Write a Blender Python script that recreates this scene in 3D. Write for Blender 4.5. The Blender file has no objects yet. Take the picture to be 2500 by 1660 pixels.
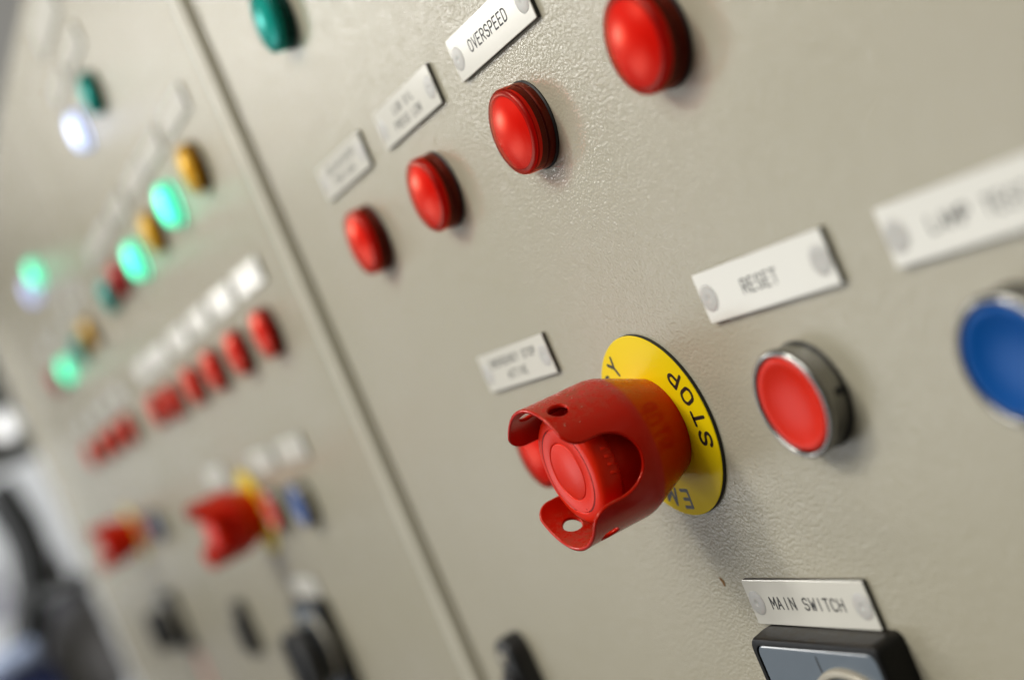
import bpy, bmesh, math, random
from mathutils import Vector, Matrix
random.seed(7)
S = 0.001            # everything below is written in millimetres on the panel: x right, y up, z out of the panel
BASE = 1400.0        # height of the panel origin above the floor
scene = bpy.context.scene
COL = scene.collection
PI = math.pi
SHAPE = {}

def P(x, y, z=0.0):
    return Vector((x*S, -z*S, (y)*S))

# ------------------------------------------------------------------ materials
def newmat(name):
    m = bpy.data.materials.new(name); m.use_nodes = True
    nt = m.node_tree; nt.nodes.clear()
    out = nt.nodes.new('ShaderNodeOutputMaterial')
    return m, nt, out

def pbr(name, col, rough=0.5, metal=0.0, coat=0.0, bump=None, var=0.0, vscale=40, sss=0.0, dust=0.0, rvar=0.0, spec=0.5, dustcol=(0.42,0.36,0.26), coat_rough=0.05, tint=None):
    m, nt, out = newmat(name)
    N = nt.nodes; L = nt.links
    b = N.new('ShaderNodeBsdfPrincipled')
    b.inputs['Base Color'].default_value = (*col, 1)
    b.inputs['Roughness'].default_value = rough
    b.inputs['Metallic'].default_value = metal
    b.inputs['Coat Weight'].default_value = coat
    b.inputs['Coat Roughness'].default_value = coat_rough
    b.inputs['Specular IOR Level'].default_value = spec
    if tint: b.inputs['Specular Tint'].default_value = (*tint, 1)
    if sss:
        b.inputs['Subsurface Weight'].default_value = sss
        b.inputs['Subsurface Radius'].default_value = (0.004, 0.0015, 0.001)
    L.new(b.outputs[0], out.inputs[0])
    tc = N.new('ShaderNodeTexCoord')
    colsock = None
    if var:
        n = N.new('ShaderNodeTexNoise'); n.inputs['Scale'].default_value = vscale; n.inputs['Detail'].default_value = 6
        L.new(tc.outputs['Object'], n.inputs['Vector'])
        mx = N.new('ShaderNodeMix'); mx.data_type = 'RGBA'
        mx.inputs['A'].default_value = (*[c*(1-var) for c in col], 1)
        mx.inputs['B'].default_value = (*[min(1, c*(1+var)) for c in col], 1)
        L.new(n.outputs['Fac'], mx.inputs['Factor']); colsock = mx.outputs['Result']
        if rvar:
            mr = N.new('ShaderNodeMapRange'); mr.inputs['To Min'].default_value = rough-rvar; mr.inputs['To Max'].default_value = rough+rvar
            mr.inputs['From Min'].default_value = .3; mr.inputs['From Max'].default_value = .7
            L.new(n.outputs['Fac'], mr.inputs['Value']); L.new(mr.outputs[0], b.inputs['Roughness'])
    if dust:
        g = N.new('ShaderNodeNewGeometry'); sp = N.new('ShaderNodeSeparateXYZ'); L.new(g.outputs['Normal'], sp.inputs[0])
        mr = N.new('ShaderNodeMapRange'); mr.inputs['From Min'].default_value = 0.5; mr.inputs['From Max'].default_value = 1.05
        L.new(sp.outputs['Z'], mr.inputs['Value'])
        n2 = N.new('ShaderNodeTexNoise'); n2.inputs['Scale'].default_value = 420; n2.inputs['Detail'].default_value = 8; n2.inputs['Roughness'].default_value = .75
        L.new(tc.outputs['Object'], n2.inputs['Vector'])
        mr2 = N.new('ShaderNodeMapRange'); mr2.inputs['From Min'].default_value = 0.42; mr2.inputs['From Max'].default_value = .68
        L.new(n2.outputs['Fac'], mr2.inputs['Value'])
        mu = N.new('ShaderNodeMath'); mu.operation = 'MULTIPLY'; L.new(mr.outputs[0], mu.inputs[0]); L.new(mr2.outputs[0], mu.inputs[1])
        mu2 = N.new('ShaderNodeMath'); mu2.operation = 'MULTIPLY'; mu2.inputs[1].default_value = dust; L.new(mu.outputs[0], mu2.inputs[0])
        mx2 = N.new('ShaderNodeMix'); mx2.data_type = 'RGBA'
        if colsock: L.new(colsock, mx2.inputs['A'])
        else: mx2.inputs['A'].default_value = (*col, 1)
        mx2.inputs['B'].default_value = (*dustcol, 1)
        L.new(mu2.outputs[0], mx2.inputs['Factor']); colsock = mx2.outputs['Result']
        if not rvar:
            mr3 = N.new('ShaderNodeMapRange'); mr3.inputs['To Min'].default_value = rough; mr3.inputs['To Max'].default_value = .8
            L.new(mu2.outputs[0], mr3.inputs['Value']); L.new(mr3.outputs[0], b.inputs['Roughness'])
    if colsock: L.new(colsock, b.inputs['Base Color'])
    if bump:
        sc, dist, strength = bump
        n3 = N.new('ShaderNodeTexNoise'); n3.inputs['Scale'].default_value = sc; n3.inputs['Detail'].default_value = 3
        L.new(tc.outputs['Object'], n3.inputs['Vector'])
        bp = N.new('ShaderNodeBump'); bp.inputs['Distance'].default_value = dist; bp.inputs['Strength'].default_value = strength
        L.new(n3.outputs['Fac'], bp.inputs['Height']); L.new(bp.outputs[0], b.inputs['Normal'])
        if coat: L.new(bp.outputs[0], b.inputs['Coat Normal'])
    return m

def panel_material(name, col):
    """textured powder coat: leathery wrinkles, faint stains"""
    m, nt, out = newmat(name); N = nt.nodes; L = nt.links
    b = N.new('ShaderNodeBsdfPrincipled'); L.new(b.outputs[0], out.inputs[0])
    g = N.new('ShaderNodeNewGeometry')
    def noise(scale, detail=3, rough=.5, dist=0.0):
        n = N.new('ShaderNodeTexNoise'); n.inputs['Scale'].default_value = scale; n.inputs['Detail'].default_value = detail
        n.inputs['Roughness'].default_value = rough; n.inputs['Distortion'].default_value = dist
        L.new(g.outputs['Position'], n.inputs['Vector']); return n
    big = noise(7, 4)
    r = N.new('ShaderNodeMapRange'); r.inputs['From Min'].default_value = .3; r.inputs['From Max'].default_value = .7
    L.new(big.outputs['Fac'], r.inputs['Value'])
    mx = N.new('ShaderNodeMix'); mx.data_type = 'RGBA'
    mx.inputs['A'].default_value = (col[0]*.965, col[1]*.965, col[2]*.94, 1)
    mx.inputs['B'].default_value = (col[0]*1.035, col[1]*1.03, col[2]*1.05, 1)
    L.new(r.outputs[0], mx.inputs['Factor'])
    sv = N.new('ShaderNodeTexVoronoi'); sv.inputs['Scale'].default_value = 38; L.new(g.outputs['Position'], sv.inputs['Vector'])
    sc = N.new('ShaderNodeSeparateColor'); L.new(sv.outputs['Color'], sc.inputs[0])
    th = N.new('ShaderNodeMath'); th.operation = 'MULTIPLY'; th.inputs[1].default_value = .030; L.new(sc.outputs[0], th.inputs[0])
    lt = N.new('ShaderNodeMath'); lt.operation = 'LESS_THAN'; L.new(sv.outputs['Distance'], lt.inputs[0]); L.new(th.outputs[0], lt.inputs[1])
    l2 = N.new('ShaderNodeMath'); l2.operation = 'GREATER_THAN'; l2.inputs[1].default_value = .72; L.new(sc.outputs[1], l2.inputs[0])
    m3 = N.new('ShaderNodeMath'); m3.operation = 'MULTIPLY'; L.new(lt.outputs[0], m3.inputs[0]); L.new(l2.outputs[0], m3.inputs[1])
    m4 = N.new('ShaderNodeMath'); m4.operation = 'MULTIPLY'; m4.inputs[1].default_value = .45; L.new(m3.outputs[0], m4.inputs[0])
    mz = N.new('ShaderNodeMix'); mz.data_type = 'RGBA'; mz.inputs['B'].default_value = (.20, .15, .09, 1)
    L.new(m4.outputs[0], mz.inputs['Factor']); L.new(mx.outputs['Result'], mz.inputs['A'])
    L.new(mz.outputs['Result'], b.inputs['Base Color'])
    sm = noise(60, 5, .6)
    r2 = N.new('ShaderNodeMapRange'); r2.inputs['From Min'].default_value = .3; r2.inputs['From Max'].default_value = .7
    r2.inputs['To Min'].default_value = PANEL_ROUGH-.03; r2.inputs['To Max'].default_value = PANEL_ROUGH+.05
    L.new(sm.outputs['Fac'], r2.inputs['Value']); L.new(r2.outputs[0], b.inputs['Roughness'])
    # wrinkles: distance to smooth cell edges, warped
    warp = noise(330, 2)
    va = N.new('ShaderNodeVectorMath'); va.operation = 'SCALE'; va.inputs['Scale'].default_value = .0016
    L.new(warp.outputs['Color'], va.inputs[0])
    vb = N.new('ShaderNodeVectorMath'); vb.operation = 'ADD'; L.new(g.outputs['Position'], vb.inputs[0]); L.new(va.outputs[0], vb.inputs[1])
    vo = N.new('ShaderNodeTexVoronoi'); vo.feature = 'SMOOTH_F1'; vo.inputs['Scale'].default_value = 980; vo.inputs['Smoothness'].default_value = .7
    L.new(vb.outputs[0], vo.inputs['Vector'])
    fine = noise(1300, 3, .55)
    ad = N.new('ShaderNodeMath'); ad.operation = 'MULTIPLY_ADD'; ad.inputs[1].default_value = -1.0
    L.new(vo.outputs['Distance'], ad.inputs[0]); L.new(fine.outputs['Fac'], ad.inputs[2])
    bp = N.new('ShaderNodeBump'); bp.inputs['Distance'].default_value = PANEL_BUMP; bp.inputs['Strength'].default_value = 1
    L.new(ad.outputs[0], bp.inputs['Height']); L.new(bp.outputs[0], b.inputs['Normal'])
    b.inputs['Specular IOR Level'].default_value = .55
    return m

def lens_material(name, tint, gloss):
    """tinted clear plastic shell: thin-walled, tinted see-through plus a gloss layer"""
    m, nt, out = newmat(name); N = nt.nodes; L = nt.links
    tr = N.new('ShaderNodeBsdfTransparent'); tr.inputs[0].default_value = (*tint, 1)
    gl = N.new('ShaderNodeBsdfGlossy'); gl.inputs['Roughness'].default_value = .30
    gl.inputs['Color'].default_value = (*gloss, 1)
    fr = N.new('ShaderNodeFresnel'); fr.inputs['IOR'].default_value = 1.40
    geo = N.new('ShaderNodeNewGeometry')
    inv = N.new('ShaderNodeMath'); inv.operation = 'SUBTRACT'; inv.inputs[0].default_value = 1.0
    L.new(geo.outputs['Backfacing'], inv.inputs[1])
    fm = N.new('ShaderNodeMath'); fm.operation = 'MULTIPLY'; L.new(fr.outputs[0], fm.inputs[0]); L.new(inv.outputs[0], fm.inputs[1])
    mx = N.new('ShaderNodeMixShader'); L.new(fm.outputs[0], mx.inputs[0]); L.new(tr.outputs[0], mx.inputs[1]); L.new(gl.outputs[0], mx.inputs[2])
    L.new(mx.outputs[0], out.inputs[0])
    return m

def emit(name, col, strength, hot=None):
    m, nt, out = newmat(name); N = nt.nodes; L = nt.links
    e = N.new('ShaderNodeEmission'); e.inputs[0].default_value = (*col, 1); e.inputs[1].default_value = strength
    if hot:      # bulb hot spot in the middle of the diffuser
        tc = N.new('ShaderNodeTexCoord'); ln = N.new('ShaderNodeVectorMath'); ln.operation = 'LENGTH'
        L.new(tc.outputs['Object'], ln.inputs[0])
        mr = N.new('ShaderNodeMapRange'); mr.inputs['From Min'].default_value = .006; mr.inputs['From Max'].default_value = .0165
        mr.inputs['To Min'].default_value = hot; mr.inputs['To Max'].default_value = strength
        L.new(ln.outputs['Value'], mr.inputs['Value']); L.new(mr.outputs[0], e.inputs[1])
    L.new(e.outputs[0], out.inputs[0]); return m

PANEL_ROUGH = .18
PANEL_BUMP = .00015
M = {}
M['panel'] = panel_material('pebble_grey_powder_coat', (0.440, 0.410, 0.314))
M['edge_highlight'] = pbr('edge_strip_highlight', (.50, .475, .38), .4, var=.12, vscale=25, bump=(60, .0006, .5))  # paler than the door paint: the edge's highlight is put into the colour
M['lint'] = pbr('dust_and_lint', (.50, .42, .32), .9)
M['gap'] = pbr('dark_gap', (.05, .045, .035), .8)
M['plate'] = pbr('white_laminate', (.74, .725, .655), .17, var=.05, vscale=45, bump=(500, .00001, .6))
M['plate_core'] = pbr('black_laminate_core', (.015, .014, .012), .5, var=.2, vscale=300)
M['ink'] = pbr('black_engraving', (.012, .011, .011), .5, var=.2, vscale=300)
M['rivet'] = pbr('frosted_plastic', (.55, .54, .51), .4, var=.04, vscale=200, sss=.2)
M['yellow'] = pbr('yellow_plastic', (.86, .64, .004), .30, spec=.3, tint=(1, .85, .3), var=.03, vscale=60, bump=(600, .00001, .5))
M['black_plastic'] = pbr('black_plastic', (.012, .012, .013), .38, var=.2, vscale=80)
M['frame_black'] = pbr('dusty_black_plastic', (.007, .007, .007), .38, var=.2, vscale=80, dust=.35, spec=.22, dustcol=(.10, .075, .045))
M['shroud'] = pbr('red_painted_metal', (.50, .007, .001), .22, var=.08, vscale=55, dust=.8, spec=.42, tint=(1, .42, .30), dustcol=(.17, .11, .055), bump=(160, .00010, .3))
M['knob'] = pbr('red_matt_plastic', (.76, .020, .003), .34, spec=.4, tint=(1, .40, .34), var=.05, vscale=90, sss=.15, bump=(1400, .000015, .5))
M['knob_dark'] = pbr('red_groove', (.25, .008, .006), .45)
M['red_cap'] = pbr('red_button_plastic', (.70, .016, .002), .35, spec=.3, tint=(1, .4, .35), var=.04, vscale=120, sss=.1)
M['blue_cap'] = pbr('blue_button_plastic', (.001, .070, .30), .3, spec=.35, tint=(.25, .5, 1), var=.04, vscale=120)
M['chrome'] = pbr('chromed_bezel', (.30, .295, .28), .22, 1.0, var=.05, vscale=300)
M['switch_face'] = pbr('blue_grey_anodised_face', (.15, .185, .225), .24, var=.05, vscale=120)
M['silver'] = pbr('satin_silver_and_reflected_arc', (.40, .37, .30), .45, .3, var=.04, vscale=200)  # lock metal; also colours the ring that stands for a reflection
M['gasket'] = pbr('black_rubber', (.01, .009, .009), .6)
M['socket'] = pbr('dark_socket', (.07, .03, .018), .5)
M['rust'] = pbr('rust_chip', (.22, .11, .03), .8, var=.4, vscale=900)
M['floor'] = pbr('concrete_floor', (.22, .21, .2), .6, var=.15, vscale=3)
M['white_paint'] = pbr('white_painted_steel', (.80, .82, .83), .4, var=.02, vscale=3)
M['wall'] = pbr('grey_paint_wall', (.30, .31, .30), .7, var=.03, vscale=2)
M['grey_cover'] = pbr('grey_painted_casting', (.33, .33, .36), .4, var=.2, vscale=14)
M['navy'] = pbr('navy_paint', (.02, .03, .10), .4, var=.2, vscale=10)
M['bluish'] = pbr('pale_blue_paint', (.30, .36, .50), .4, var=.1, vscale=10)
M['machine_black'] = pbr('black_machine_paint', (.012, .013, .013), .5, var=.3, vscale=12)
M['red_tag'] = pbr('faded_red_sticker', (.62, .20, .18), .5, var=.1, vscale=60)
def lampset(key, tint, diff, lit=None, hot=None):
    M[key+'_lens'] = lens_material(key+'_clear_plastic', tint, [.35+.65*c for c in tint])
    M[key+'_rim'] = lens_material(key+'_thick_plastic', [.62*c**1.6 for c in tint], [.35+.65*c for c in tint])
    if lit: M[key+'_diff'] = emit(key+'_lit_diffuser', diff, lit, hot)
    else: M[key+'_diff'] = pbr(key+'_diffuser', diff, .30, sss=.1, var=.03, vscale=150)
M['green_flange'] = emit('green_lit_flange', (.22, 1.0, .66), 2.6)
M['white_flange'] = emit('white_lit_flange', (.62, .70, 1.0), 2.6)
lampset('red', (.95, .24, .07), (.84, .045, .006))
lampset('teal', (.05, .72, .68), (.02, .52, .46))
lampset('amber', (.97, .80, .16), (.78, .52, .02))
lampset('darkred', (.85, .10, .07), (.55, .05, .03))
lampset('green_lit', (.45, 1.0, .86), (.20, 1.0, .62), 1.7, 8.0)
lampset('white_lit', (.92, .95, 1.0), (.66, .74, 1.0), 2.2, 6.5)
lampset('violet_lit', (.92, .94, 1.0), (.58, .64, 1.0), 1.6, 2.6)

# ------------------------------------------------------------------ object helpers
def link(o, parent=None, name=None):
    COL.objects.link(o)
    if parent is not None: o.parent = parent
    return o
def empty(name, x, y, z=0, label=None, cat=None, group=None):
    o = bpy.data.objects.new(name, None); o.empty_display_size = .01
    COL.objects.link(o); o.location = P(x, y+BASE, z)
    if label: o['label'] = label
    if cat: o['category'] = cat
    if group: o['group'] = group
    return o
def obj(name, bm, mats, parent=None, smooth=False, loc=None, sharp=None):
    me = bpy.data.meshes.new(name)
    if smooth:
        for f in bm.faces: f.smooth = True
        if sharp:
            for e in bm.edges:
                if len(e.link_faces) == 2 and e.calc_face_angle(0) > sharp: e.smooth = False
    bm.to_mesh(me); bm.free()
    for mm in (mats if isinstance(mats, (list, tuple)) else [mats]): me.materials.append(mm)
    o = bpy.data.objects.new(name, me); COL.objects.link(o)
    if smooth and name in ('frame', 'face_plate', 'grip_bar', 'escutcheon', 'lever', 'engine_cover', 'side_panel', 'engine_block', 'base_frame', 'body'):
        wn = o.modifiers.new('weighted_normals', 'WEIGHTED_NORMAL'); wn.keep_sharp = True; wn.weight = 80
    if parent is not None: o.parent = parent
    if loc: o.location = P(*loc)
    return o
def copy_tree(o, parent=None):
    c = o.copy(); COL.objects.link(c)
    if parent is not None: c.parent = parent
    for ch in list(o.children): copy_tree(ch, c)
    return c

def lathe(prof, seg=72, close=False, bm=None, cx=0, cy=0, mi=0):
    """prof: list of (r, z) in mm, axis = panel normal"""
    bm = bm or bmesh.new(); rings = []
    for r, z in prof:
        if r < 1e-6: rings.append([bm.verts.new(P(cx, cy, z))])
        else: rings.append([bm.verts.new(P(cx+r*math.cos(2*PI*i/seg), cy+r*math.sin(2*PI*i/seg), z)) for i in range(seg)])
    pairs = list(zip(rings[:-1], rings[1:]))
    if close: pairs.append((rings[-1], rings[0]))
    for a, b in pairs:
        for i in range(seg):
            j = (i+1) % seg
            if len(a) == 1 and len(b) == 1: continue
            if len(a) == 1: f = [a[0], b[i], b[j]]
            elif len(b) == 1: f = [a[i], b[0], a[j]]
            else: f = [a[i], b[i], b[j], a[j]]
            fc = bm.faces.new(f); fc.material_index = mi
    bmesh.ops.recalc_face_normals(bm, faces=bm.faces)
    return bm
def box(x0, x1, y0, y1, z0, z1, bev=0, seg=3, bm=None):
    b2 = bmesh.new()
    bmesh.ops.create_cube(b2, size=1)
    for v in b2.verts:
        x = x0 if v.co.x < 0 else x1; y = y0 if v.co.y < 0 else y1; z = z0 if v.co.z < 0 else z1
        v.co = P(x, y, z)
    if bev: bmesh.ops.bevel(b2, geom=list(b2.edges), offset=bev*S, segments=seg, affect='EDGES', profile=.5)
    bmesh.ops.recalc_face_normals(b2, faces=b2.faces)
    if bm is None: return b2
    me = bpy.data.meshes.new('t'); b2.to_mesh(me); b2.free(); bm.from_mesh(me); bpy.data.meshes.remove(me); return bm
def rrect(w, h, r, n=10):
    pts = []
    for cx, cy, a0 in ((w/2-r, h/2-r, 0), (-w/2+r, h/2-r, 90), (-w/2+r, -h/2+r, 180), (w/2-r, -h/2+r, 270)):
        for k in range(n+1):
            a = math.radians(a0+90*k/n); pts.append((cx+r*math.cos(a), cy+r*math.sin(a)))
    return pts
def stack(sections, bm=None, cap0=True, cap1=True):
    """loft: sections = [(pts, z)]"""
    bm = bm or bmesh.new(); rs = [[bm.verts.new(P(x, y, z)) for x, y in pts] for pts, z in sections]
    n = len(rs[0])
    for a, b in zip(rs[:-1], rs[1:]):
        for i in range(n): bm.faces.new([a[i], a[(i+1) % n], b[(i+1) % n], b[i]])
    if cap0: bm.faces.new(rs[0][::-1])
    if cap1: bm.faces.new(rs[-1])
    bmesh.ops.recalc_face_normals(bm, faces=bm.faces)
    return bm
def tube(bm, pts, r, n=8, flat=1.0, closed=False):
    """pts: panel coordinates in mm; round tube, flattened along z by `flat`"""
    pts = [Vector(p) for p in pts]; rings = []
    N_ = len(pts)
    for i, p in enumerate(pts):
        a = pts[i-1] if (i > 0 or closed) else p; b = pts[(i+1) % N_] if (i < N_-1 or closed) else p
        t = (b-a).normalized()
        up = Vector((0, 0, 1)) if abs(t.z) < .9 else Vector((1, 0, 0))
        s = t.cross(up).normalized(); u = s.cross(t).normalized()
        rings.append([bm.verts.new(P(*(p + s*r*math.cos(2*PI*k/n) + u*r*flat*math.sin(2*PI*k/n)))) for k in range(n)])
    pr = list(zip(rings[:-1], rings[1:]))
    if closed: pr.append((rings[-1], rings[0]))
    for a, b in pr:
        for k in range(n): bm.faces.new([a[k], a[(k+1) % n], b[(k+1) % n], b[k]])
    if not closed:
        bm.faces.new(rings[0][::-1]); bm.faces.new(rings[-1])
    return bm

# ------------------------------------------------------------------ stroke lettering
def stroke(bm, pts, r):
    """one engraved stroke: a capsule per segment, each a hair above the one before"""
    for i in range(len(pts)-1):
        (x0, y0, z0), (x1, y1, _) = pts[i], pts[i+1]
        a = math.atan2(y1-y0, x1-x0); out = []
        for k in range(7): t = a+PI/2+PI*k/6; out.append((x0+r*math.cos(t), y0+r*math.sin(t)))
        for k in range(7): t = a-PI/2+PI*k/6; out.append((x1+r*math.cos(t), y1+r*math.sin(t)))
        h = .04+.003*(i % 9)
        top = [bm.verts.new(P(x, y, z0+h)) for x, y in out]; bot = [bm.verts.new(P(x, y, z0)) for x, y in out]
        bm.faces.new(top)
        for k in range(14): bm.faces.new([bot[k], bot[(k+1) % 14], top[(k+1) % 14], top[k]])
def arc(cx, cy, rx, ry, a0, a1, n=8):
    return [(cx+rx*math.cos(math.radians(a0+(a1-a0)*k/n)), cy+ry*math.sin(math.radians(a0+(a1-a0)*k/n))) for k in range(n+1)]
W = .62
G = {
 'A': [[(0, 0), (W/2, 1), (W, 0)], [(.11, .33), (W-.11, .33)]],
 'C': [arc(W/2, W/2, W/2, W/2, -20, -180, 8)[::1] + arc(W/2, 1-W/2, W/2, W/2, 180, 20, 8)],
 'D': [[(0, 0), (0, 1), (.28, 1)] + arc(.28, .66, W-.28, .34, 90, 0, 5) + arc(.28, .34, W-.28, .34, 0, -90, 5) + [(0, 0)]],
 'E': [[(W-.04, 1), (0, 1), (0, 0), (W-.04, 0)], [(0, .52), (W-.12, .52)]],
 'G': [arc(W/2, 1-W/2, W/2, W/2, 30, 180, 8) + arc(W/2, W/2, W/2, W/2, 180, 360, 8) + [(W, .46), (W*.55, .46)]],
 'H': [[(0, 0), (0, 1)], [(W, 0), (W, 1)], [(0, .52), (W, .52)]],
 'I': [[(W/2, 0), (W/2, 1)]],
 'L': [[(0, 1), (0, 0), (W-.06, 0)]],
 'M': [[(0, 0), (0, 1), (W/2+.03, .32), (W+.06, 1), (W+.06, 0)]],
 'N': [[(0, 0), (0, 1), (W, 0), (W, 1)]],
 'O': [arc(W/2, 1-W/2, W/2, W/2, 0, 180, 10) + arc(W/2, W/2, W/2, W/2, 180, 360, 10) + [(W, 1-W/2)]],
 'P': [[(0, 0), (0, 1), (.34, 1)] + arc(.34, .74, W-.34, .26, 90, -90, 8) + [(0, .48)]],
 'R': [[(0, 0), (0, 1), (.34, 1)] + arc(.34, .74, W-.34, .26, 90, -90, 8) + [(0, .48)], [(.30, .48), (W, 0)]],
 'S': [arc(W/2, .745, W/2-.01, .255, 25, 270, 10) + arc(W/2, .25, W/2, .25, 80, -160, 10)],
 'T': [[(0, 1), (W, 1)], [(W/2, 1), (W/2, 0)]],
 'U': [[(0, 1), (0, W/2)] + arc(W/2, W/2, W/2, W/2, 180, 360, 8) + [(W, 1)]],
 'V': [[(0, 1), (W/2, 0), (W, 1)]],
 'W': [[(-.03, 1), (W*.22, 0), (W/2, .7), (W*.78, 0), (W+.03, 1)]],
 'Y': [[(0, 1), (W/2, .5), (W, 1)], [(W/2, .5), (W/2, 0)]],
 'B': [[(0, 0), (0, 1), (.3, 1)] + arc(.3, .76, W-.34, .24, 90, -90, 6) + [(0, .52)], [(.3, .52)] + arc(.3, .26, W-.3, .26, 90, -90, 6) + [(0, 0)]],
}
def text_strokes(txt, h, adv):
    out = []; x = 0
    for ch in txt:
        if ch != ' ':
            for st in G[ch]: out.append([(x+px*h, py*h) for px, py in st])
        x += adv
    w = x-adv+W*h
    return [[(px-w/2, py-h/2) for px, py in st] for st in out]

# ------------------------------------------------------------------ things on the doors
PW, PH, PT = 63.4, 15.3, 1.7
def name_plate(x, y, lines, label, group, w=PW, h=PH, rivets=True, cat='label plate'):
    t = empty('name_plate', x, y, 0, label, cat, group)
    core = stack([(rrect(w, h, .4, 2), 0.02), (rrect(w, h, .4, 2), PT-.32)])
    obj('core_layer', core, M['plate_core'], t)
    face = stack([(rrect(w, h, .4, 2), PT-.32), (rrect(w-.15, h-.15, .4, 2), PT-.06), (rrect(w-.35, h-.35, .3, 2), PT)], cap0=False)
    obj('face_layer', face, M['plate'], t)
    bm = bmesh.new()
    for txt, hh, adv, cx, cy in lines:
        for st in text_strokes(txt, hh, adv):
            stroke(bm, [(px+cx, py+cy, PT) for px, py in st], .29 if hh > 3.3 else .25)
    if lines: obj('lettering', bm, M['ink'], t)
    else: bm.free()
    if rivets:
        for sx in (-1, 1):
            prof = [(4.25, PT+.02), (4.15, PT+.08), (3.8, PT+.16), (3.0, PT+.24), (1.5, PT+.3), (1.0, PT+.3), (.8, PT+.2), (0, PT+.2)]
            obj('rivet', lathe(prof, 32, cx=sx*(w/2-4.3), cy=-.2), M['rivet'], t, smooth=True, sharp=.9)
    return t

def indicator(color, label, group, x, y, cat='indicator light', s=1.0):
    key = color
    if key not in SHAPE:
        t = empty('indicator_light', x, y)
        obj('gasket', lathe([(12, 0.05), (14.9, 0.05), (14.95, .5), (14.5, .9), (12, .9)], 64), M['gasket'], t, smooth=True, sharp=.6)
        obj('socket', lathe([(14.2, .95), (14.2, 2.6), (13.9, 2.9), (13.4, 3.0), (13.3, 5.2), (12.9, 5.4), (0, 5.4)], 64), M['socket'], t, smooth=True, sharp=.6)
        if 'lit' in key:    # light leaking out behind the diffuser of a lit lamp
            obj('light_ring', lathe([(14.25, 1.0), (14.25, 2.5)], 64), M['green_flange' if 'green' in key else 'white_flange'], t, smooth=True)
        obj('diffuser', lathe([(13.5, 5.45), (13.5, 7.2), (12.9, 7.3), (12.4, 7.9), (11.6, 8.2), (9.5, 9.1), (6.5, 9.9), (3.3, 10.4), (0, 10.55)], 64), M[key+'_diff'], t, smooth=True, sharp=1.2)
        lens = lathe([(14.45, .92), (14.5, 3.3), (14.25, 3.5), (14.25, 3.9), (14.5, 4.1), (14.45, 7.3), (14.2, 8.1), (13.5, 8.55), (12.7, 8.6),
                      (12.2, 8.75), (9.8, 9.75), (6.7, 10.55), (3.4, 11.0), (0, 11.15)], 72)
        for f in lens.faces:      # thick rim and grip groove of the moulding, deeper in colour
            c = f.calc_center_median(); r = math.hypot(c.x, c.z)/S; z = -c.y/S
            if (z > 7.25 and r > 12.15) or 3.3 <= z <= 4.2: f.material_index = 1
        obj('lens_cap', lens, [M[key+'_lens'], M[key+'_rim']], t, smooth=True, sharp=.9)
        SHAPE[key] = t
    else:
        t = copy_tree(SHAPE[key]); t.location = P(x, y+BASE)
    t['label'] = label; t['category'] = cat
    if group: t['group'] = group
    elif 'group' in t: del t['group']
    return t

def push_button(cap, label, group, x, y):
    key = 'btn'+cap
    if key not in SHAPE:
        t = empty('push_button', x, y)
        obj('gasket', lathe([(12, .05), (15.6, .05), (15.7, .6), (15.2, 1.0), (12, 1.0)], 64), M['gasket'], t, smooth=True, sharp=.6)
        col = lathe([(15.2, 1.0), (15.4, 1.3), (15.2, 5.4), (15.3, 5.7), (15.75, 6.1), (15.8, 7.4), (15.3, 8.1), (14.6, 8.3), (14.1, 8.0), (13.9, 7.2), (13.9, 2)], 96)
        obj('bezel', col, M['chrome'], t, smooth=True, sharp=.9)
        nb = box(15.1, 15.9, -1.1, 1.1, 1.2, 3.2, .3, 2); obj('locating_notch', nb, M['gasket'], t)
        obj('button_cap', lathe([(13.7, 2), (13.7, 7.2), (13.3, 7.9), (12.4, 8.05), (11.2, 7.7), (8, 6.9), (4, 6.5), (0, 6.4)], 80), M[cap], t, smooth=True, sharp=1.0)
        SHAPE[key] = t
    else:
        t = copy_tree(SHAPE[key]); t.location = P(x, y+BASE)
    t['label'] = label; t['category'] = 'push button'
    t['group'] = group
    return t

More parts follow.
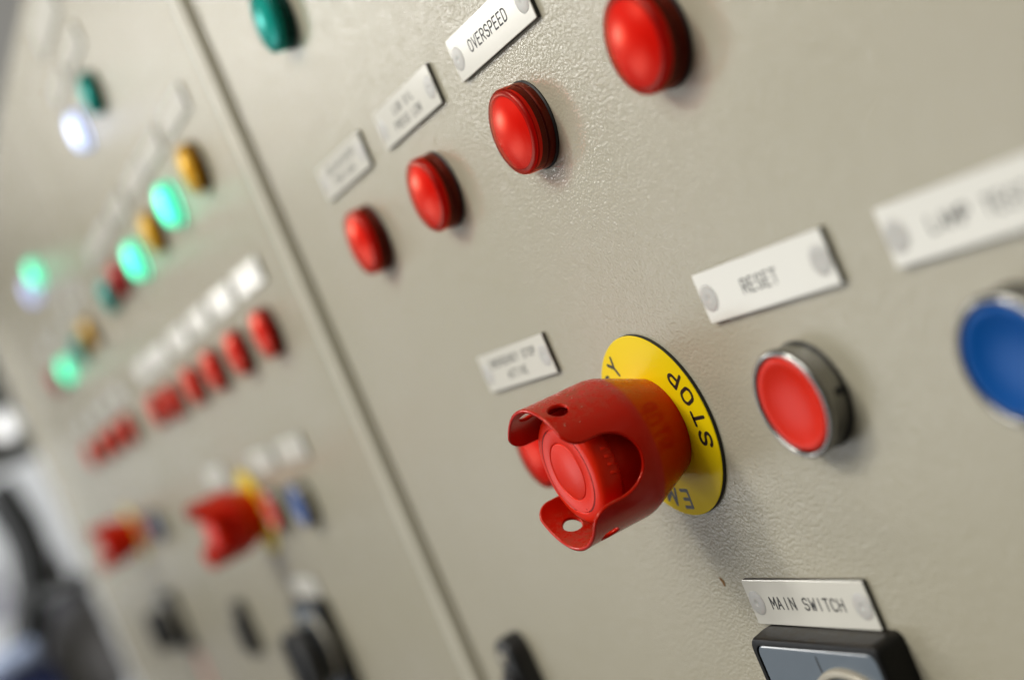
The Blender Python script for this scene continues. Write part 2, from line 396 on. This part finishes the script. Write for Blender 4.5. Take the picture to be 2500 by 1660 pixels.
# ---- emergency stop
def shroud_mesh():
    R0, T = 24.0, 1.35
    def rad(z):
        if z < 16: return 16.5+.415*(z-.9)
        if z < 21.5: k = (z-16)/5.5; return 22.77+1.23*(2*k-k*k)*1.0
        return R0+max(0, z-38)**2*.003
    holes = [(57, 38.6), (113, 38.6), (-128, 37.4), (-66, 37.4)]
    def wrap(a):
        while a > 180: a -= 360
        while a < -180: a += 360
        return a
    def f(th, z):
        k = rad(z)*PI/180
        dr = 44.6-z
        dn = 1e9
        for c in (-4, 176):
            du = abs(wrap(th-c))*k
            d = du-11 if z > 34.5 else math.hypot(du, z-34.5)-11
            dn = min(dn, d)
        Rr = 6.0
        v = Rr-math.hypot(Rr-dr, Rr-dn) if (dr < Rr and dn < Rr) else min(dr, dn)
        for ht, hz in holes:
            v = min(v, math.hypot(wrap(th-ht)*k, z-hz)-3.5)
        return v
    NT, NZ = 360, 90; z0, z1 = .9, 45.3
    bm = bmesh.new(); outer = {}; inner = {}
    def place(th, z, r): a = math.radians(th); return P(r*math.cos(a), r*math.sin(a), z)
    vals = [[f(-180+360*i/NT, z0+(z1-z0)*j/NZ) for j in range(NZ+1)] for i in range(NT)]
    node = {}
    def nv(key, th, z):
        if key not in node:
            r = rad(z); node[key] = (bm.verts.new(place(th, z, r)), bm.verts.new(place(th, z, r-T)), th, z)
        return node[key]
    bedges = []
    for i in range(NT):
        for j in range(NZ):
            cs = [(i, j), (i+1, j), (i+1, j+1), (i, j+1)]
            poly = []
            for k in range(4):
                a = cs[k]; b = cs[(k+1) % 4]
                va = vals[a[0] % NT][a[1]]; vb = vals[b[0] % NT][b[1]]
                tha = -180+360*a[0]/NT; za = z0+(z1-z0)*a[1]/NZ; thb = -180+360*b[0]/NT; zb = z0+(z1-z0)*b[1]/NZ
                if va > 0: poly.append((nv(('g', a[0] % NT, a[1]), tha, za), False))
                if (va > 0) != (vb > 0):
                    t = va/(va-vb)
                    t = min(.97, max(.03, t))
                    ka = (a[0] % NT, a[1]); kb = (b[0] % NT, b[1])
                    key = ('e',)+tuple(sorted((ka, kb)))
                    poly.append((nv(key, tha+(thb-tha)*t, za+(zb-za)*t), True))
            if len(poly) >= 3:
                bm.faces.new([p[0][0] for p in poly]); bm.faces.new([p[0][1] for p in poly][::-1])
                n = len(poly)
                for k in range(n):
                    if poly[k][1] and poly[(k+1) % n][1]: bedges.append((poly[k][0], poly[(k+1) % n][0]))
    # rounded rim: a middle vertex pushed out along the edge
    mid = {}
    def midv(nd):
        key = id(nd[0])
        if key not in mid:
            th, z = nd[2], nd[3]; e = .05
            gz = (f(th, z+e)-f(th, z-e))/(2*e); ga = (f(th+e, z)-f(th-e, z))/(2*e)
            k = rad(z)*PI/180; gu = ga/k; L_ = math.hypot(gz, gu) or 1
            d = .38
            mid[key] = bm.verts.new(place(th-gu/L_*d/k, z-gz/L_*d, rad(z)-T/2))
        return mid[key]
    for a, b in bedges:
        ma, mb = midv(a), midv(b)
        bm.faces.new([a[0], ma, mb, b[0]]); bm.faces.new([ma, a[1], b[1], mb])
    # back rim
    bmesh.ops.recalc_face_normals(bm, faces=bm.faces)
    return bm

def disc_letters(word):
    bm = bmesh.new()
    h = 6.0; rm = 25.7
    def put(ch, deg, inward):
        a = math.radians(deg); 
        if inward: up = (-math.cos(a), -math.sin(a)); rt = (-math.sin(a), math.cos(a))
        else: up = (math.cos(a), math.sin(a)); rt = (math.sin(a), -math.cos(a))
        cx, cy = rm*math.cos(a), rm*math.sin(a)
        for st in G[ch]:
            pts = []
            # subdivide so long strokes stay round-cornered
            for px, py in st:
                u = (px-W/2)*h*1.15; v = (py-.5)*h
                pts.append((cx+rt[0]*u+up[0]*v, cy+rt[1]*u+up[1]*v, 1.5))
            stroke(bm, pts, .62)
    if word == 'STOP':
        for ch, d in zip('STOP', (-15, .5, 17.5, 34)): put(ch, d, True)
    else:
        for k, ch in enumerate('EMERGENCY'): put(ch, -95-18.2*k, False)
    return bm

def e_stop(x, y, label):
    key = 'estop'
    if key not in SHAPE:
        t = empty('emergency_stop', x, y)
        d = obj('legend_disc', lathe([(0, 1.5), (31.2, 1.5), (31.5, 1.42), (31.6, 1.25)], 128), M['yellow'], t, smooth=True, sharp=.5)
        obj('disc_edge', lathe([(31.6, 1.25), (31.7, .9), (31.7, .05), (12, .05)], 128), M['plate_core'], d, smooth=True, sharp=.5)
        for wd in ('STOP', 'EMERGENCY'): obj('lettering', disc_letters(wd), M['ink'], d)
        sh = obj('shroud', shroud_mesh(), M['shroud'], t, smooth=True, sharp=1.25)
        obj('shroud_base', lathe([(15.4, 2.6), (7, 2.6)], 72), M['shroud'], sh)
        bm = bmesh.new(); rr = random.Random(3)
        for _ in range(45):
            th = math.radians(rr.gauss(84, 19)); z = rr.uniform(8, 43)
            if abs(math.degrees(th)-57) < 11 or abs(math.degrees(th)-113) < 11:
                if 34 < z < 43: continue
            r = (16.5+.415*(z-.9) if z < 16 else 24.0)+.10
            if 16 <= z < 21.5: r = 22.77+1.23*(2*(z-16)/5.5-((z-16)/5.5)**2)+.10
            a = rr.uniform(0, 2*PI); L = rr.choice((.25, .3, .4, 1.2, 2.0)); c = rr.uniform(-.6, .6)
            pts = []
            for q in range(4):
                aa = a+c*q; t_ = th+math.cos(aa)*L*q/3/r; zz = z+math.sin(aa)*L*q/3
                pts.append((r*math.cos(t_), r*math.sin(t_), zz))
            tube(bm, pts, .10 if L < .5 else .05, 5)
        obj('lint', bm, M['lint'], sh)
        k = obj('knob', lathe([(0, 37.9), (9.25, 37.9), (9.42, 37.82), (9.5, 37.55), (9.65, 37.45), (9.8, 37.55), (9.88, 37.82), (10.05, 37.9), (13.95, 37.85), (14.1, 37.6), (14.3, 37.5), (14.5, 37.6), (14.65, 37.8),
             (16.2, 37.6), (17.4, 37.15), (18.2, 36.3), (18.6, 35.1), (18.7, 33.6), (18.75, 30.6), (18.5, 30.0), (17.8, 29.8),
             (16.8, 29.7), (16.6, 29.0), (16.8, 27.0), (16.6, 22), (15.4, 14), (13.4, 8), (12.0, 2.7)], 144), M['knob'], t, smooth=True, sharp=1.0)
        # twist arrows: two thin arcs with hooked ends
        bm = bmesh.new()
        for base in (-75, 105):
            pts = [(14.3*math.cos(math.radians(a)), 14.3*math.sin(math.radians(a)), 37.68) for a in range(base, base+141, 4)]
            tube(bm, pts, .22, 8, .5)
            a = math.radians(base)
            e1 = (16.4*math.cos(a-.02), 16.4*math.sin(a-.02), 37.1); e0 = (13.0*math.cos(a-.13), 13.0*math.sin(a-.13), 37.82)
            tube(bm, [pts[0], e0, e1], .22, 8, .5)
        obj('twist_arrows', bm, M['knob_dark'], k, smooth=True)
        bm = bmesh.new()
        for c in range(-180, 180, 60):
            for dd in (-14, -6, 2, 10):
                a = math.radians(c+dd); b = a+.05
                p0 = (18.4*math.cos(a), 18.4*math.sin(a), 30.0); p1 = (18.6*math.cos(a+.05), 18.6*math.sin(a+.05), 33.2)
                tube(bm, [p0, p1], .62, 8)
        obj('grip_ridges', bm, M['knob'], k, smooth=True)
        SHAPE[key] = t
    else:
        t = copy_tree(SHAPE[key]); t.location = P(x, y+BASE)
    t['label'] = label; t['category'] = 'emergency stop'; t['group'] = 'emergency stop buttons, one on each cabinet'
    return t

def main_switch(x, y, label):
    key = 'main'
    if key not in SHAPE:
        t = empty('main_switch', x, y)
        w = 66
        fr = stack([(rrect(w, w, 3), .05), (rrect(w, w, 3), 4), (rrect(w-1.0, w-1.0, 3.2), 8.8), (rrect(w-1.6, w-1.6, 3.4), 9.6), (rrect(w-2.4, w-2.4, 3.4), 9.9), (rrect(w-5.6, w-5.6, 3.2), 9.9), (rrect(w-6.0, w-6.0, 3.0), 8.9)])
        obj('frame', fr, M['frame_black'], t, smooth=True, sharp=.7)
        fc = stack([(rrect(w-6.2, w-6.2, 3.0), 8.95), (rrect(w-6.3, w-6.3, 3.0), 9.35), (rrect(w-7.1, w-7.1, 2.6), 9.6)])
        f = obj('face_plate', fc, M['switch_face'], t, smooth=True, sharp=.5)
        bm = bmesh.new(); tube(bm, [(1.0, 28.0, 9.62), (1.0, 22.6, 9.62)], .38, 8, .12); obj('position_mark', bm, M['ink'], f)
        obj('face_reflection_ring', lathe([(23.6, 9.65), (23.4, 11.0), (22.6, 11.8), (21.2, 11.6), (20.8, 9.7)], 96, cx=12, cy=1.5), M['silver'], t, smooth=True, sharp=1.0)  # ring added off centre to stand for a pale reflection in the face
        kn = lathe([(20.6, 9.7), (21.2, 16), (23.6, 22), (23.6, 26), (22.6, 27.6), (20.5, 28), (0, 28)], 72, cx=3, cy=-3)
        k = obj('rotary_knob', kn, M['black_plastic'], t, smooth=True, sharp=.9)
        obj('grip_bar', box(-5, 5, -21, 18, 27.6, 33, 2.5, 4), M['black_plastic'], k, smooth=True, sharp=1.2)
        SHAPE[key] = t
    else:
        t = copy_tree(SHAPE[key]); t.location = P(x, y+BASE)
    t['label'] = label; t['category'] = 'rotary switch'; t['group'] = 'main switches, one on each cabinet'
    return t

def door_handle(x, y, label):
    key = 'handle'
    if key not in SHAPE:
        t = empty('door_handle', x, y)
        pts = rrect(19, 49, 9, 12)
        e = stack([(rrect(20, 50, 9.5, 12), .05), (rrect(20, 50, 9.5, 12), 4), (rrect(19, 49, 9, 12), 8.4), (rrect(17.4, 47.4, 8.3, 12), 9.6), (rrect(15, 45, 7.2, 12), 10.1)])
        obj('escutcheon', e, M['black_plastic'], t, smooth=True, sharp=.9)
        lv = stack([([(px, py-5) for px, py in rrect(11, 30, 5.4, 10)], 10.1), ([(px, py-5) for px, py in rrect(11, 30, 5.4, 10)], 12.5), ([(px, py-5) for px, py in rrect(9, 28, 4.4, 10)], 13.6)])
        obj('lever', lv, M['black_plastic'], t, smooth=True, sharp=.9)
        obj('lock_barrel', lathe([(3.4, 10.1), (3.4, 10.7), (3, 11.0), (0, 11.0)], 40, cy=16), M['silver'], t, smooth=True, sharp=.8)
        SHAPE[key] = t
    else:
        t = copy_tree(SHAPE[key]); t.location = P(x, y+BASE)
    t['label'] = label; t['category'] = 'door handle'; t['group'] = 'swing handles on the cabinet doors'
    return t

# ------------------------------------------------------------------ cabinets
TOP = 388
def cabinet(x0, x1, label, strip=True):
    t = empty('control_cabinet', (x0+x1)/2, -BASE, 0, label, 'control cabinet', 'beige control cabinets standing in a row')
    cx = (x0+x1)/2
    hh = TOP+BASE
    obj('housing', box(x0-cx, x1-cx, 0, hh+12, -520, -22, 2, 2), M['panel'], t)
    dr = obj('door', box(x0-cx+2, x1-cx-2, 40, hh, -20, 0, 1.5, 3), M['panel'], t)
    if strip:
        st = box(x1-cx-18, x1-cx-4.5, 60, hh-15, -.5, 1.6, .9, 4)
        obj('edge_strip', st, M['edge_highlight'], dr)
    obj('plinth', box(x0-cx+5, x1-cx-5, 0, 38, -500, -24, 0), M['machine_black'], t)
    return t
cabinet(-433, 330, 'nearest beige control cabinet with sharp red emergency stop and red lamps', strip=False)
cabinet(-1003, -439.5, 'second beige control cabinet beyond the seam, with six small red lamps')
cabinet(-1517, -1004.2, 'third beige control cabinet in the blurred distance behind two others', strip=False)
cabinet(-1940, -1518.2, 'farthest plain pale control cabinet at left, without any lamps', strip=False)

# ---- cabinet 1
gp = 'white engraved label plates screwed to the cabinets'
name_plate(-156.1, 125.3, [('OVERSPEED', 3.9, 3.62, -.7, .3)], 'white label plate engraved OVERSPEED', gp)
name_plate(-240.8, 124.9, [('LUB OIL', 3.1, 3.3, 0, 2.9), ('PRESS LOW', 3.1, 3.3, 0, -2.9)], 'white label plate engraved LUB OIL PRESS LOW, left of OVERSPEED', gp)
name_plate(-326.2, 124.8, [('COOLING WATER', 3.1, 3.1, 0, 2.9), ('TEMP HIGH', 3.1, 3.3, 0, -2.9)], 'blurred white label plate above smallest red lamp, nearest the cabinet seam', gp)
name_plate(-70.2, 20.0, [('RESET', 3.9, 3.62, -1, -.2)], 'white label plate engraved RESET above the chrome ringed red button', gp)
name_plate(-241.4, 19.9, [('EMERGENCY STOP', 3.0, 3.15, 0, 2.9), ('ACTIVE', 3.0, 3.15, 0, -2.9)], 'white two line label plate up left of the yellow stop disc', gp)
name_plate(14.7, 19.5, [('LAMP TEST', 3.9, 3.62, 0, -.2)], 'white label plate engraved LAMP TEST at the right edge above blue button', gp)
name_plate(-114.8, -76.7, [('MAIN SWITCH', 3.8, 3.55, -.4, -.1)], 'white label plate engraved MAIN SWITCH on top of the black switch frame', gp)
gl = 'round indicator lamps on the cabinet doors'
CX1 = [-325.8, -241.1, -156.4, -71.8]
for x, lb in zip(CX1, ('small red indicator lamp closest to the cabinet seam on near cabinet',
                       'red indicator lamp below the LUB OIL PRESS LOW plate',
                       'sharp red indicator lamp below the OVERSPEED plate',
                       'large blurred red indicator lamp at the top edge, right of OVERSPEED')):
    indicator('red', lb, gl, x, 91.7)
indicator('teal', 'dark green indicator lamp cut by the top edge of the near cabinet', gl, -324, 195)
indicator('red', 'red indicator lamp half hidden behind the emergency stop shroud', gl, -243, -14)
e_stop(-156.2, -14.5, 'large sharp red emergency stop in open shroud on yellow EMERGENCY STOP disc')
push_button('red_cap', 'red push button with chrome ring under the RESET plate', 'chrome ringed push buttons', -71.3, -14.2)
push_button('blue_cap', 'large blurred blue push button at the right edge under LAMP TEST', 'chrome ringed push buttons', 12.6, -14.0)
main_switch(-110, -117.6, 'square black and grey main switch below the MAIN SWITCH plate')
door_handle(-364, -121, 'black rounded door handle at bottom, right of the near cabinet seam')
# rust chip
bm = bmesh.new()
vs = [bm.verts.new(P(a, b, .12)) for a, b in ((-1.2, 1.6), (.1, 1.3), (1.4, .2), (1.0, -1.4), (.1, -1.9), (-.4, -.3))]
bm.faces.new(vs); o = obj('rust_spot', bm, M['rust']); o.location = P(-161, -70.4+BASE)
o['label'] = 'tiny brown rust chip in the paint left of MAIN SWITCH plate'; o['category'] = 'rust spot'

# ---- cabinet 2
A2 = [(-774, 280.6, 'white_lit', 'glowing bluish white indicator lamp at upper left'), (-689.6, 281.8, 'teal', 'unlit dark green lamp beside the glowing white lamp')]
B2 = [(-535.3, 184.8, 'amber', 'amber indicator lamp nearest the seam, topmost of its blurred row'),
      (-619.4, 183.6, 'green_lit', 'glowing green lamp just below the nearest amber lamp'),
      (-686.8, 181.5, 'amber', 'smaller amber lamp between the two glowing green lamps'),
      (-772, 179.4, 'green_lit', 'glowing green lamp just above the dark red lamp'),
      (-848.3, 180.8, 'darkred', 'unlit dark red lamp between glowing green lamp and dark green lamp'),
      (-915.2, 179.3, 'teal', 'unlit dark green lamp at lower left end of the mixed colour row')]
D2 = [(-531.9, 82.8), (-606.1, 82.2), (-682.3, 81.4), (-758.3, 80.5), (-844.8, 79.1), (-918.6, 80.3)]
for x, y, k, lb in A2+B2: indicator(k, lb, gl, x, y)
ordn = ('first', 'second', 'third', 'fourth', 'fifth', 'sixth')
for i, (x, y) in enumerate(D2):
    indicator('red', '%s lamp from the seam in the row of six red lamps on second cabinet' % ordn[i], gl, x, y)
    name_plate(x-3, 115.5, [], '%s white plate from the seam above the row of six red lamps' % ordn[i], gp)
for i, (x, y, k, lb) in enumerate(B2):
    name_plate(x-2, 218.5, [], '%s blurred plate from the seam above the amber and green lamp row' % ordn[i], gp)
name_plate(-704, 317.8, [], 'blurred white plate above the unlit green lamp, upper left', gp)
name_plate(-790, 318.6, [], 'blurred white plate above the glowing white lamp, upper left', gp)
name_plate(-745, 356, [], 'large blurred nameplate at the top left above all the lamps', gp, w=105, h=28)
e_stop(-750, -19, 'blurred red emergency stop with yellow disc on the second cabinet')
push_button('red_cap', 'blurred red button right of the second emergency stop', 'chrome ringed push buttons', -684, -18.5)
push_button('blue_cap', 'small blurred blue button right of the second emergency stop', 'chrome ringed push buttons', -611, -18)
name_plate(-598, 15.5, [], 'blurred white plate above the small blue button', gp)
name_plate(-679, 14.5, [], 'blurred white plate above the blurred red button on second cabinet', gp)
name_plate(-832, 14, [], 'faint white plate up left of the second emergency stop', gp)
name_plate(-708, -76.5, [], 'blurred white plate above the second main switch', gp)
main_switch(-703, -117.6, 'blurred black rotary main switch at bottom on the second cabinet')
door_handle(-944, -114, 'small dark blurred door handle between the two blurred black switches')
indicator('red', 'red lamp hidden behind the second emergency stop', gl, -835, -18)

# ---- cabinet 3
C3 = [(-1235, 265.8, 'green_lit', 'glowing green lamp at far left edge overlapping a violet lamp'), (-1312, 260.7, 'violet_lit', 'pale violet glowing lamp at the far left edge'),
      (-1072, 173, 'amber', 'dull amber lamp on the third cabinet'), (-1166, 170.4, 'teal', 'dark green lamp between dull amber and glowing green on third cabinet'),
      (-1298, 168.5, 'green_lit', 'glowing green lamp on the third cabinet below the amber one'), (-1400, 169, 'darkred', 'dark red lamp partly behind the lowest glowing green lamp')]
for x, y, k, lb in C3: indicator(k, lb, gl, x, y)
for i, (x, y) in enumerate([(-1082.6, 79.6), (-1172.7, 79.4), (-1260.9, 78), (-1375.8, 77.7)]):
    indicator('red', '%s of four merged red lamps in the diagonal row on third cabinet' % ordn[i], gl, x, y)
    name_plate(x-3, 113, [], '%s faint plate above the four merged red lamps' % ordn[i], gp)
for i, x in enumerate((-1074, -1168, -1300, -1402)):
    name_plate(x, 210, [], '%s faint plate above the amber and green lamps of third cabinet' % ordn[i], gp)
e_stop(-1340, -19, 'small far blurred red emergency stop on the third cabinet')
push_button('blue_cap', 'tiny blurred grey blue button beside the far emergency stop', 'chrome ringed push buttons', -1150, -14)
push_button('red_cap', 'tiny blurred red button beside the far emergency stop', 'chrome ringed push buttons', -1235, -14)
main_switch(-1300, -119, 'far blurred black rotary main switch above the faded red sticker')
o = obj('sticker', box(-9, 9, -30, 30, .05, .5, 0), M['red_tag']); o.location = P(-1282, -172+BASE)
o.rotation_euler = (0, math.radians(0), 0)
o['label'] = 'faded red sticker low on the third cabinet'; o['category'] = 'sticker'

# ------------------------------------------------------------------ room behind
def setting(name, bm, mat):
    o = obj(name, bm, mat); o['kind'] = 'structure'; return o
setting('floor', box(-12000, 2500, -40, 0, -2500, 5000), M['floor'])
setting('wall', box(-10700, -10600, 0, 3400, -2500, 5000), M['wall'])
# engine beyond the last cabinet
e = empty('machine', -2640, -BASE, 0, 'dark blurred machine with pipes beyond the last cabinet', 'machine')
def epart(name, bm, mat): return obj(name, bm, mat, e, smooth=True, sharp=.6, loc=(2640, BASE, 0))
bm = bmesh.new(); tube(bm, [(-2527, 120, 34), (-2525, 94, 29), (-2520, 36, 19), (-2519, -12, 20), (-2526, -78, 37), (-2541, -150, 74), (-2560, -211, 118), (-2581, -286, 167), (-2590, -510, 176), (-2590, -1400, 176)], 36, 16); epart('exhaust_pipe', bm, M['machine_black'])
bm = bmesh.new(); tube(bm, [(-2522, -80, 46), (-2488, -106, 17), (-2450, -104, -18), (-2440, -96, -40)], 19, 14); epart('pipe_branch', bm, M['machine_black'])
epart('round_cap', lathe([(0, -30), (34, -30), (36, -20), (36, 0), (28, 8), (0, 10)], 40, cx=-2612, cy=-66), M['grey_cover'])
epart('engine_cover', box(-2750, -2600, -330, -122, -62, 66, 25, 4), M['grey_cover'])
epart('side_panel', box(-2720, -2690, -120, -10, 70, 150, 8, 3), M['grey_cover'])
epart('fuel_filter', lathe([(0, 80), (20, 80), (22, 88), (22, 160), (18, 166), (0, 166)], 40, cx=-2470, cy=-176), M['bluish'])
epart('engine_block', box(-2900, -2480, -900, -205, 60, 420, 12, 3), M['navy'])
epart('base_frame', box(-2900, -2480, -1398, -905, -80, 440, 5, 2), M['machine_black'])
wc = empty('white_housing', -3600, -BASE, -450, 'white painted housing behind the machine at the far left', 'machine housing')
obj('body', box(-280, 280, 30, BASE+175, -350, 950, 20, 3), M['white_paint'], wc, smooth=True, sharp=.6)
obj('plinth', box(-260, 260, 0, 29, -340, 940), M['machine_black'], wc)
lp = empty('round_lamp', -2812, 236, -57, 'round glowing white lamp at the far left edge', 'lamp')
obj('lamp_glass', lathe([(0, 30), (14, 28), (24, 18), (27, 0), (27, -6)], 40), emit('warm_lamp_glass', (1, .99, .96), 1.6), lp, smooth=True)
obj('lamp_base', lathe([(29, -6), (29, -20), (0, -20)], 40), M['white_paint'], lp)
obj('lamp_stem', box(-8, 8, -8, 8, -500, -20), M['white_paint'], lp)

# ------------------------------------------------------------------ light
def area(name, loc, target, sx, sy, power, col=(1, 1, 1)):
    l = bpy.data.lights.new(name, 'AREA'); l.shape = 'RECTANGLE'; l.size = sx*S; l.size_y = sy*S; l.energy = power; l.color = col
    o = bpy.data.objects.new(name, l); COL.objects.link(o)
    o.location = P(loc[0], loc[1]+BASE, loc[2]); t = P(target[0], target[1]+BASE, target[2])
    d = (t-o.location); o.rotation_euler = d.to_track_quat('-Z', 'Y').to_euler(); return o
area('key_lamp', (-720, 1450, 1350), (-150, 0, 0), 340, 260, 13, (1, .97, .90))
area('soft_key_fill', (-350, 1450, 1650), (-150, 0, 0), 1600, 1100, 28, (1, .97, .91))  # soft share of the key light, added as unseen fill
area('overhead_fill', (500, 1700, 1500), (-100, 0, 0), 1600, 1600, 10, (1, .98, .92))  # unseen diffuse fill added above and in front of the panel
# ceiling tube rows running parallel to the cabinets
for x, y, ln, pw in ((-3600, 1110, 1200, 40), (-7130, 745, 640, 9), (-9760, 745, 350, 6)):
    a = area('ceiling_tube', (x, y, 1800), (x, y, 0), ln, 400, pw, (1, .98, .94))
    a.rotation_euler = (math.radians(40), 0, 0)
area('lower_left_fill', (-2700, -350, 2300), (-1300, 0, 0), 1800, 900, 15, (.94, .97, 1))  # unseen fill added to brighten the lower left of the panels
area('housing_fill', (-2150, 500, 800), (-3600, 0, -100), 600, 400, 15, (.97, .98, 1))  # unseen light added to brighten the white housing

w = bpy.data.worlds.new('World'); scene.world = w; w.use_nodes = True
nt = w.node_tree; bg = nt.nodes['Background']
# dim surroundings, lighter towards the left and below, dark behind the camera
tc = nt.nodes.new('ShaderNodeTexCoord')
dt = nt.nodes.new('ShaderNodeVectorMath'); dt.operation = 'DOT_PRODUCT'; dt.inputs[1].default_value = (-.70, .05, -.72)
nt.links.new(tc.outputs['Generated'], dt.inputs[0])
cr = nt.nodes.new('ShaderNodeValToRGB'); cr.color_ramp.elements[0].color = (.16, .15, .12, 1); cr.color_ramp.elements[1].color = (1, .97, .90, 1)
cr.color_ramp.elements[0].position = .42; cr.color_ramp.elements[1].position = .97
mr = nt.nodes.new('ShaderNodeMapRange'); mr.inputs['From Min'].default_value = -1; mr.inputs['From Max'].default_value = 1
nt.links.new(dt.outputs['Value'], mr.inputs['Value'])
nt.links.new(mr.outputs[0], cr.inputs[0]); nt.links.new(cr.outputs[0], bg.inputs[0])
bg.inputs[1].default_value = .40

# ------------------------------------------------------------------ camera
cam = bpy.data.cameras.new('camera'); co = bpy.data.objects.new('camera', cam); COL.objects.link(co); scene.camera = co
Rp = [[0.3868711677915736, 0.14937875566710862, 0.9099542224128258], [-0.3972679811623948, 0.9175205793594827, 0.01827943092643422], [-0.83217116669273, -0.3685674616772151, 0.41430565470202707]]
cols = [Vector((Rp[0][i], -Rp[2][i], Rp[1][i])) for i in range(3)]
m = Matrix(((cols[0].x, cols[1].x, cols[2].x, 0), (cols[0].y, cols[1].y, cols[2].y, 0), (cols[0].z, cols[1].z, cols[2].z, 0), (0, 0, 0, 1)))
m.translation = P(251.274, 38.792+BASE, 222.981)
co.matrix_world = m
cam.sensor_width = 36; cam.sensor_fit = 'HORIZONTAL'; cam.lens = 3473.83/2500*36
cam.clip_start = .01; cam.clip_end = 60
cam.dof.use_dof = True; cam.dof.focus_distance = .452; cam.dof.aperture_fstop = 50.0/12.6
cam.dof.aperture_blades = 9

scene.view_settings.view_transform = 'Standard'
try: scene.view_settings.look = 'None'
except Exception: pass
scene.view_settings.exposure = 0; scene.view_settings.gamma = 1
scene.view_settings.use_curve_mapping = False
scene.cycles.use_denoising = True
scene.cycles.max_bounces = 12; scene.cycles.transparent_max_bounces = 16
scene.cycles.sample_clamp_indirect = 6
scene.render.film_transparent = False
